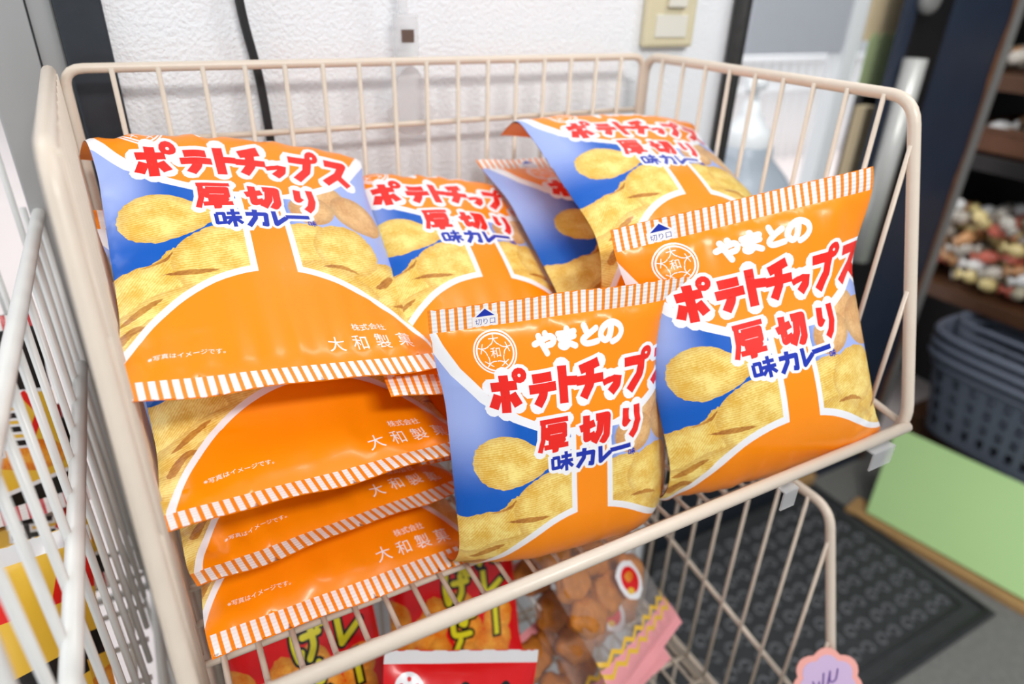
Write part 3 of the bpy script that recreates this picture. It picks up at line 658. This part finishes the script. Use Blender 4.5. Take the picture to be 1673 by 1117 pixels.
def dark_layers(kind):
    L = [('black', [ccw([(-120, 0), (120, 0), (120, 240), (-120, 240)])], None)]
    if kind == 0:
        L.append(('white', [ccw([(-120, 70), (120, 96), (120, 190), (0, 208), (-120, 172)])], None))
        L.append(('gold', [ccw([(-120, 74), (120, 100), (120, 186), (0, 203), (-120, 168)])], None))
        L.append(('nugget', [jag(ell(60, 165, 40, 18, 0.2), 1, 4, 3), jag(ell(-70, 160, 40, 14, 0.2), 1, 4, 4)], 0.4))
        for i, key, gw in ((0, 'white', 3.0), (0, 'black', 0)):
            L.append((key, sum([stroke_polys([(x, 92), (x - 4, 150)], 7 + 2 * gw, 3 + gw) for x in (-44, -26, -8)], []) + sum([stroke_polys([(20, y), (58, y + 6)], 6 + 2 * gw, 3 + gw) for y in (96, 112, 128, 144)], []) + stroke_polys([(36, 88), (32, 156)], 6 + 2 * gw, 2 + gw), None))
        L.append(('red', stroke_polys([(70, 96), (82, 120), (66, 146)], 8, 3) + stroke_polys([(-70, 96), (-60, 124), (-76, 144)], 7, 3), None))
    else:
        for i in range(6):
            x = -100 + i * 40; L.append(('red', [jag(smooth_closed([(x - 16, 200), (x - 10, 150), (x - 18, 110), (x + 4, 60 + 20 * (i % 2)), (x + 8, 120), (x + 20, 150), (x + 14, 200)], 3), 1.5, 5, i)], None))
        L.append(('black', [jag(ell(-20, 150, 60, 24, 0.1), 2, 6, 9)], None)); L.append(('white', stroke_polys([(-60, 60), (40, 40)], 9, 2) + stroke_polys([(-20, 30), (-26, 96)], 9, 2), None))
    return L
DART = artwork(dark_layers(0), 200., 235., 18., 0., 'redseal', 9.0); DART2 = artwork(dark_layers(1), 200., 235., 18., 0., 'redseal', 9.0)
GD = 'black snack bags in the white rack'
def darkbag(a, pos, rot, label, **k): return make_bag('snack_bag', a, pos, rot, k.pop('s', 1.0), label, 'snack bag', GD, back='black', **k)
darkbag(DART, (-.195, .700, -.385), (1.0, .12, .12), 'black snack bag with yellow panel and red striped end, topmost in the white rack', Tf=20, Tb=14, s=.85, seed=61)
darkbag(DART, (-.195, .685, -.485), (.95, .12, .10), 'black snack bag with yellow panel under the topmost black one in the white rack', Tf=20, Tb=14, s=.85, seed=64)
darkbag(DART2, (-.385, .66, -.40), (.9, .1, -.1), 'black snack bag with red flames at the left edge of the white rack', Tf=22, Tb=16, s=.9, seed=67)
def yellow_layers():
    L = [('gold', [ccw([(-120, 0), (120, 0), (120, 240), (-120, 240)])], None)]
    rs = random.Random(7)
    for i in range(14): L.append(('nugget', [jag(ell(-90 + (i % 5) * 44, 150 + (i // 5) * 26, 30, 12, rs.uniform(-.6, .6), 14), 1, 4, i)], rs.uniform(0, 3)))
    L.append(('black', [ccw([(-120, 120), (120, 96), (120, 118), (-120, 146)])], None))
    for i in range(5): L.append(('red', [ccw([(-96 + i * 44, 60), (-80 + i * 44, 60), (-86 + i * 44, 22 + 8 * (i % 2))])], None))
    L.append(('white', [ccw([(-60, 50), (-4, 46), (0, 108), (-58, 112)])], None)); L.append(('black', [ccw([(-56, 54), (-8, 50), (-4, 104), (-54, 108)])], None)); L.append(('white', sum([stroke_polys([(-48, y), (-14, y - 2)], 5, 1) for y in (64, 78, 92)], []), None))
    return L
YART = artwork(yellow_layers(), 190., 225., 16., 0., 'silver', 9.0)
for pos, rot, lab, sd in (((-.205, .475, -.505), (.8, .15, .15), 'yellow snack bag with black square mark, foremost in the white rack', 71), ((-.20, .535, -.545), (.7, .15, .1), 'yellow snack bag lying behind the foremost yellow one in the white rack', 74), ((-.42, .46, -.50), (.8, 0, -.1), 'yellow snack bag farthest left in the white rack', 77)):
    make_bag('snack_bag', YART, pos, rot, 1.0, lab, 'snack bag', 'yellow snack bags in the white rack', back='gold', back_seal='silver', Tf=24, Tb=18, seed=sd)

# ------------------------------------------------------------------ room shell
def boxobj(name, x0, x1, y0, y1, z0, z1, m, parent=None, bevel=0):
    b = MB(); b.box(P((x0 + x1) / 2, (y0 + y1) / 2, (z0 + z1) / 2), (x1 - x0, y1 - y0, z1 - z0)); return b.build(name, m, parent, False, bevel)
struct(boxobj('wall_back', .003, .765, .738, .86, -1.30, 1.1, M['plaster']))
struct(boxobj('trim_1', -.032, .004, .730, .80, -1.30, 1.1, M['black_wood'], bevel=.002))
fr = struct(boxobj('door_1', -.095, -.033, .755, .80, -1.30, 1.1, M['alu'], bevel=.002)); boxobj('frame_seam', -.0535, -.0520, .7535, .756, -1.29, 1.09, M['black_rubber'], fr)
boxobj('bottom_rail', -.9, -.096, .765, .80, -1.30, -1.05, M['alu'], fr); boxobj('glass_pane', -.9, -.096, .78, .785, -1.05, 1.1, M['glass'], fr)
struct(boxobj('wall_below_window', .766, 1.474, .93, 1.03, -1.30, -.62, M['black_wood']))
struct(boxobj('floor', -2.2, 2.6, -1.2, 1.0, -1.34, -1.30, M['concrete']))
struct(boxobj('ground_outside', -8, 16, 1.0, 16, -1.36, -1.31, M['paving']))

# cord, conduit, switch, clip
b = MB(); pts = [P(.112, .728, .05), P(.116, .727, -.03), P(.124, .728, -.09), P(.127, .727, -.16), P(.132, .728, -.26), P(.133, .728, -.5), P(.13, .728, -.95)]
b.tube([Vector(q) for q in catmull([tuple(p) for p in pts], 6)], .0042, 10); tag(b.build('power_cord', M['black_rubber'], None, True), 'black cord running down the white wall behind the cream basket', 'cord')
b = MB(); b.tube([P(.752, .727, 1.0), P(.752, .727, -1.29)], .0115, 14); tag(b.build('conduit_pipe', mat('black_pipe', (34, 33, 32), .5, noise=.4, nscale=30, bump=.2), None, True), 'black vertical pipe at the right end of the white wall', 'pipe')
sw = thing('light_switch', P(.632, .738, -.03), 'beige light switch on the white wall above the basket', 'light switch')
boxobj('wall_plate', .592, .672, .726, .738, -.066, .054, M['switch_plate'], sw, .004); boxobj('switch_key', .621, .650, .720, .7265, -.020, .030, M['switch_key'], sw, .002); boxobj('name_card', .606, .657, .7245, .7265, -.054, -.028, M['switch_key'], sw, .0006)
cl = thing('hanging_clip', P(.271, .712, -.05), 'clear plastic hanging clip on the back rim with a blank clear card', 'clip')
boxobj('clip_body', .259, .283, .708, .722, -.078, -.030, M['clear'], cl, .002); boxobj('spring', .264, .277, .7065, .709, -.056, -.044, M['metal_clip'], cl); boxobj('link', .264, .274, .711, .719, -.030, -.006, M['clear'], cl, .002); boxobj('hanger_strip', .2655, .2725, .713, .717, -.006, .05, M['clear'], cl)
mb = MB(); mb.prism([(math.cos(a) * .030 * (1 if math.sin(a) < 0 else .6), math.sin(a) * .036) for a in [2 * math.pi * i / 24 for i in range(24)]], P(.275, .716, -.115), (1, 0, 0), (0, 0, 1), .0008); mb.build('clear_card', M['clear'], cl)
# clear ticket holders on the front rail
for (x, w, lab) in ((.535, .03, 'small clear ticket holder clipped under the right end of the front rail'), (.415, .016, 'small clear ticket clip under the front rail, below the right upright bag')):
    h = thing('ticket_holder', P(x, .262, -.36), lab, 'ticket holder'); boxobj('holder_plate', x - w / 2, x + w / 2, .2585, .2600, -.375, -.356, M['clear'], h); boxobj('holder_hook', x - w / 2, x + w / 2, .2585, .2740, -.3575, -.3560, M['clear'], h)

# pink cloud price tag on the second basket
tg = thing('price_tag', P(.565, .24, -.70), 'pink and lavender cloud shaped paper tag clipped to the post of the second basket', 'price tag')
cp = []
for k in range(7):
    a0 = 2 * math.pi * k / 7 + .25
    for j in range(6):
        a = a0 + 2 * math.pi / 7 * j / 6; r = 1 + .16 * math.sin(math.pi * j / 6); cp.append((math.cos(a) * r, math.sin(a) * r))
ax, az = Vector((.875, -.482, .03)).normalized(), Vector((.203, .424, .882)).normalized(); o0 = P(.556, .243, -.672)
b = MB(); b.prism([(x * .034, y * .034) for x, y in cp], o0, ax, az, .0012); b.build('card_border', M['pink_paper'], tg)
nrm = ax.cross(az).normalized(); b = MB(); b.prism([(x * .0275, y * .0275) for x, y in cp], o0 + nrm * .0012, ax, az, .0004); b.build('card_centre', M['lavender_paper'], tg)
b = MB()
for st in ([(-.2, .5), (-.25, -.3)], [(.1, .6), (.1, .1), (.35, .2), (.45, .7)], [(.1, .6), (-.05, -.2)], [(-.7, .1), (-.5, -.3), (-.4, .1)]):
    b.tube([o0 + nrm * .0018 + ax * (x * .024) + az * (y * .024) for x, y in catmull(st, 4)], .0009, 6)
b.build('handwriting', M['purple_ink'], tg)

# ------------------------------------------------------------------ right: doorway, outside, bottle, posts
wn = struct(boxobj('window_1', .77, 1.48, 1.055, 1.062, -1.30, 1.1, M['glass']))
boxobj('window_frame', 1.388, 1.430, 1.03, 1.07, -1.30, 1.1, M['white_plastic'], wn); boxobj('window_sill', .77, 1.38, .90, 1.055, -.62, -.58, M['white_plastic'], wn)
tag(boxobj('notice_board', 1.10, 1.385, 1.035, 1.048, -.110, .30, M['grey_board'], bevel=.002), 'grey board hanging in the bright window right of the black pipe', 'board')
tag(boxobj('poster', 1.436, 1.54, 1.024, 1.030, -.085, .20, M['beige_paper']), 'beige poster at the window edge above the green paper', 'poster')
mb = MB(); edge = [(x / 10 * .115, .018 * abs(math.sin(x * 1.1))) for x in range(11)]
mb.prism([(0, -.11), (.115, -.11)] + edge[::-1], P(1.448, 1.022, -.085), (1, 0, 0), (0, 0, 1), .003); tag(mb.build('poster', M['green_paper'], None), 'sage green paper with wavy top edge below the beige poster', 'poster')
tag(boxobj('wooden_strip', 1.50, 1.535, 1.02, 1.05, -1.30, -.225, M['beige_paper'], bevel=.002), 'pale wooden strip standing beside the black door frame', 'strip')
# railing outside
rl = thing('railing', P(5.2, 4.2, -1.31), 'white railing outside beyond the bright window', 'railing'); b = MB()
for z in (-.48, -.72): b.tube([P(3.8, 4.2, z), P(6.4, 4.2, z)], .03, 8)
b.build('rails', M['white_plastic'], rl, True)
b = MB(); x = 3.85
while x < 6.4: b.tube([P(x, 4.2, -.48), P(x, 4.2, -1.31)], .02, 6); x += .11
b.build('balusters', M['white_plastic'], rl, True)
# pump bottle
bt = thing('pump_bottle', P(.955, .95, -.58), 'frosted pump dispenser bottle with white pump head behind the right side of the basket', 'bottle')
k = .95 / .85; c = P(.955 * k, .95, -.58); c.x = 1.052
b = MB(); b.lathe([(.06, 0), (.105, .006), (.116, .03), (.116, .17), (.108, .21), (.078, .262), (.048, .296), (.046, .318)], c, 40, 3.2); b.build('bottle_body', M['bottle'], bt, True)
b = MB(); b.lathe([(.044, .298), (.046, .300), (.046, .342), (.040, .348), (.028, .364), (.020, .376), (.015, .40)], c, 28); b.build('collar', M['white_plastic'], bt, True)
b = MB(); b.lathe([(.007, .392), (.007, .418), (.016, .420), (.021, .425), (.021, .438), (.014, .443)], c, 20); b.tube([c + Vector((0, 0, .432)), c + Vector((-.042, -.026, .432)), c + Vector((-.050, -.030, .420))], .007, 8); b.build('pump_head', M['white_plastic'], bt, True)

# black door frame, navy panel, steel edge, handle
dr = struct(boxobj('door_2', 1.47, 1.60, .95, .965, -1.30, 1.1, M['darkframe'], bevel=.003))
struct(boxobj('trim_2', 1.445, 1.472, .946, .962, -1.30, 1.1, M['navy']))
h = MB(); h.tube([P(1.480, .925, -.112), P(1.480, .925, -.560)], .024, 16); hd = h.build('door_handle', mat('pale_steel', (206, 206, 202), .35, .3, noise=.04), dr, True)
h = MB(); h.lathe([(.02, 0), (.03, .004), (.03, .02), (.018, .026)], (0, 0, 0), 20)
h.v = [P(1.49, .95, .0) + Vector((v.x, -v.z, v.y)) for v in h.v]; h.build('lock_knob', M['steel'], dr, True)
nv = thing('partition_panel', P(1.73, .96, -1.30), 'navy blue painted partition panel with a worn brown edge beside the shelves', 'panel')
boxobj('panel_board', 1.602, 1.842, .952, .99, -1.30, 1.1, M['navy'], nv)
eb = MB(); rs = random.Random(5); prof = [(0, -1.3)] + [(-.006 - rs.uniform(0, .012), -1.3 + i * .06) for i in range(41)] + [(0, 1.1)]
eb.prism([(x, z) for x, z in prof][::-1], P(1.842, .9505, 0), (1, 0, 0), (0, 0, 1), .0015); eb.build('worn_edge', mat('worn_wood', (120, 78, 48), .7, noise=.4, nscale=30), nv)
boxobj('steel_edge', 1.848, 1.872, .944, .99, -1.30, 1.1, M['steel'], nv, .002)

# right-hand shelf unit with sweets
sh = thing('shelf_unit', P(2.25, .5, -1.30), 'dark shelf unit at the right edge behind the grey shopping baskets', 'shelf')
boxobj('back_board', 2.50, 2.53, .0, 1.40, -1.30, 1.1, M['shelf_black'], sh); boxobj('side_board', 1.985, 2.50, 1.375, 1.40, -1.30, 1.1, M['shelf_black'], sh)
for z, m_ in ((-.755, 'dark_wood'), (-.385, 'shelf_black'), (-.185, 'dark_wood'), (.1, 'dark_wood')): boxobj('shelf_board', 1.985, 2.50, .0, 1.375, z - .02, z + .02, M[m_], sh, .002)
def tray(z, y0, y1, lab):
    t = thing('wicker_tray', P(2.15, (y0 + y1) / 2, z), lab, 'tray', 'wicker trays on the right shelf')
    b = MB(); x0, x1, h_, w = 2.0, 2.36, .065, .012
    b.box(P((x0 + x1) / 2, (y0 + y1) / 2, z + .006), (x1 - x0, y1 - y0, .012))
    for xx in (x0 + w / 2, x1 - w / 2): b.box(P(xx, (y0 + y1) / 2, z + h_ / 2), (w, y1 - y0, h_))
    for yy in (y0 + w / 2, y1 - w / 2): b.box(P((x0 + x1) / 2, yy, z + h_ / 2), (x1 - x0 - 2 * w, w, h_))
    b.build('tray_body', M['wicker'], t, bevel=.003)
    b = MB(); b.tube([P(x0, y0, z + h_), P(x1, y0, z + h_), P(x1, y1, z + h_), P(x0, y1, z + h_)], .007, 8, True); b.build('tray_rim', M['wicker'], t, True)
tray(-.365, .60, 1.10, 'brown wicker tray of wrapped sweets on the upper shelf at the right edge')
sw_cols = [(236, 226, 206), (214, 160, 110), (226, 120, 100), (206, 196, 170), (160, 110, 70), (240, 214, 150)]
sw_cols[0] = (240, 240, 240); sw_cols[4] = (206, 200, 190)
SM = [mat('sweet_wrapper_%d' % i, c, .2, noise=.25, nscale=60, Coat_Weight=.6) for i, c in enumerate(sw_cols)]
rs = random.Random(11)
def sweet_mesh(i):
    b = MB(); pr = [(.002, -.034), (.014, -.036), (.004, -.022), (.013, -.016), (.017, 0), (.013, .016), (.004, .022), (.014, .036), (.002, .034)]
    b.lathe([(r, z) for r, z in pr], (0, 0, 0), 10); return b
def sweets(x0, x1, y0, y1, z, n, lab, grp, heap=.035):
    got = []
    for i in range(n):
        for _ in range(60):
            c = (rs.uniform(x0, x1), rs.uniform(y0, y1), heap * i / n)
            if all((c[0]-g[0])**2 + (c[1]-g[1])**2 + (1.6*(c[2]-g[2]))**2 > .048**2 for g in got): break
        else: continue
        got.append(c); b = sweet_mesh(i); o = b.build('wrapped_sweet', SM[rs.randrange(len(SM))], None, True)
        o.location = P(c[0], c[1], z + c[2]); o.rotation_euler = (rs.uniform(1.2, 1.9), rs.uniform(-.4, .4), rs.uniform(0, 6.28)); o.scale = (1.15,) * 3
        tag(o, lab, 'sweet', grp)
sweets(2.04, 2.3, .65, 1.06, -.335, 26, 'wrapped sweet in the wicker tray on the upper right shelf', 'sweets in the wicker tray')
sweets(2.01, 2.20, .45, 1.32, -.712, 215, 'wrapped sweet heaped on the wooden shelf above the grey baskets', 'sweets on the wooden shelf', .20)
sweets(2.03, 2.3, .65, 1.3, -.15, 30, 'wrapped sweet on the topmost visible right shelf', 'sweets on the top shelf')

# low platform, green board, plank, grey shopping baskets, mat
tag(boxobj('platform_box', 1.87, 2.45, .15, .90, -1.30, -1.085, M['dark_wood'], bevel=.003), 'dark low box under the grey shopping baskets', 'box')
b = MB(); a0, a1, b1, b0 = P(1.600, .765, -1.275), P(1.675, .36, -1.275), P(1.835, .36, -1.075), P(1.745, .835, -1.075)
nn = (a1 - a0).cross(b0 - a0).normalized() * .006
v = [a0, a1, b1, b0]; b.add(v + [p + nn for p in v], [(0, 1, 2, 3), (7, 6, 5, 4), (0, 4, 5, 1), (1, 5, 6, 2), (2, 6, 7, 3), (3, 7, 4, 0)])
tag(b.build('green_board', M['green_board'], None, bevel=.001), 'light green sheet leaning against the low box below the grey baskets', 'board')
b = MB(); b.box(P(1.655, .54, -1.289), (.075, .56, .020), Matrix.Rotation(math.radians(10), 3, 'Z')); tag(b.build('wood_plank', M['plank'], None, bevel=.002), 'pale wooden plank on the floor along the foot of the green sheet', 'plank')
def shop_basket(z, lab, sub):
    cx, cy, L0, W0, Hb = 1.965, .60, .54, .36, .235
    t = thing('shopping_basket', P(cx, cy, z), lab, 'shopping basket', 'stacked grey shopping baskets')
    def ring(f, zz, n=40, e=5):
        out = []
        for i in range(n):
            a = 2 * math.pi * i / n; x, y = math.cos(a), math.sin(a); q = (abs(x) ** e + abs(y) ** e) ** (-1 / e); out.append(P(cx + x * q * W0 / 2 * f, cy + y * q * L0 / 2 * f, zz))
        return out
    NZ, n = 16, 160; b = MB(); th = .004
    rows = [ring(.84 + .16 * j / NZ, z + Hb * j / NZ, n) for j in range(NZ + 1)]; rin = [ring(.84 + .16 * j / NZ - .02, z + Hb * j / NZ, n) for j in range(NZ + 1)]
    vs = [p for r in rows for p in r] + [p for r in rin for p in r]; off = (NZ + 1) * n; fs = []
    for j in range(NZ):
        for i in range(n):
            hole = (j + 2 * sub) in (2, 3, 5, 6, 8, 9, 11, 12) and i % 4 in (1, 2)
            a, bq, c_, d = j * n + i, j * n + (i + 1) % n, (j + 1) * n + (i + 1) % n, (j + 1) * n + i
            if not hole: fs += [(a, bq, c_, d), (off + d, off + c_, off + bq, off + a)]
    b.add(vs, fs); b.add(rin[0] + [P(cx, cy, z + .002)], [(i, (i + 1) % n, n) for i in range(n)]); b.build('basket_body', M['grey_plastic'], t)
    b = MB(); b.tube(ring(1.02, z + Hb, 80), .010, 8, True); b.tube(ring(.985, z + Hb - .03, 80), .005, 8, True); b.build('basket_rim', M['grey_plastic'], t, True)
    b = MB(); hz = z + Hb + .006
    for s in (-1, 1): b.tube(fillet([P(cx + s * .03, cy - L0 / 2, hz), P(cx + s * .09, cy - L0 / 2 + .05, hz + .012), P(cx + s * .09, cy + L0 / 2 - .05, hz + .012), P(cx + s * .03, cy + L0 / 2, hz)], .03), .007, 8)
    b.build('handle', M['grey_plastic'], t, True)
shop_basket(-1.083, 'grey plastic shopping basket at the bottom of the stack above the green sheet', 0)
shop_basket(-1.0536, 'grey plastic shopping basket in the middle of the stack above the green sheet', 1)
shop_basket(-1.0242, 'topmost grey plastic shopping basket of the stack above the green sheet', 2)
struct(boxobj('trim_3', .76, 1.60, .935, 1.0, -1.30, -1.265, M['plank'], bevel=.003))
mt = thing('door_mat', P(1.2, .6, -1.30), 'dark grey rubber door mat with scroll relief on the floor', 'mat')
boxobj('mat_base', .75, 1.59, .40, .928, -1.300, -1.292, M['mat_rubber'], mt, .002)
b = MB(); b.tube([P(.765, .415, -1.291), P(1.575, .415, -1.291), P(1.575, .915, -1.291), P(.765, .915, -1.291)], .007, 6, True); b.tube([P(.82, .455, -1.291), P(1.535, .455, -1.291), P(1.535, .875, -1.291), P(.82, .875, -1.291)], .004, 6, True); b.build('mat_border', M['mat_rubber'], mt, True)
b = MB()
for i in range(15):
    for j in range(9):
        x, y = .85 + i * .047, .48 + j * .047; s = 1 if (i + j) % 2 else -1
        b.tube([P(x + s * .02 * math.cos(t * .9) * (1 - t / 9), y + .02 * math.sin(t * .9) * (1 - t / 9), -1.2905) for t in range(8)], .0035, 5)
b.build('mat_relief', mat('mat_relief', (112, 114, 118), .55, noise=.3), mt, True)

for o in bpy.data.objects:
    if '_o' in o: del o['_o']
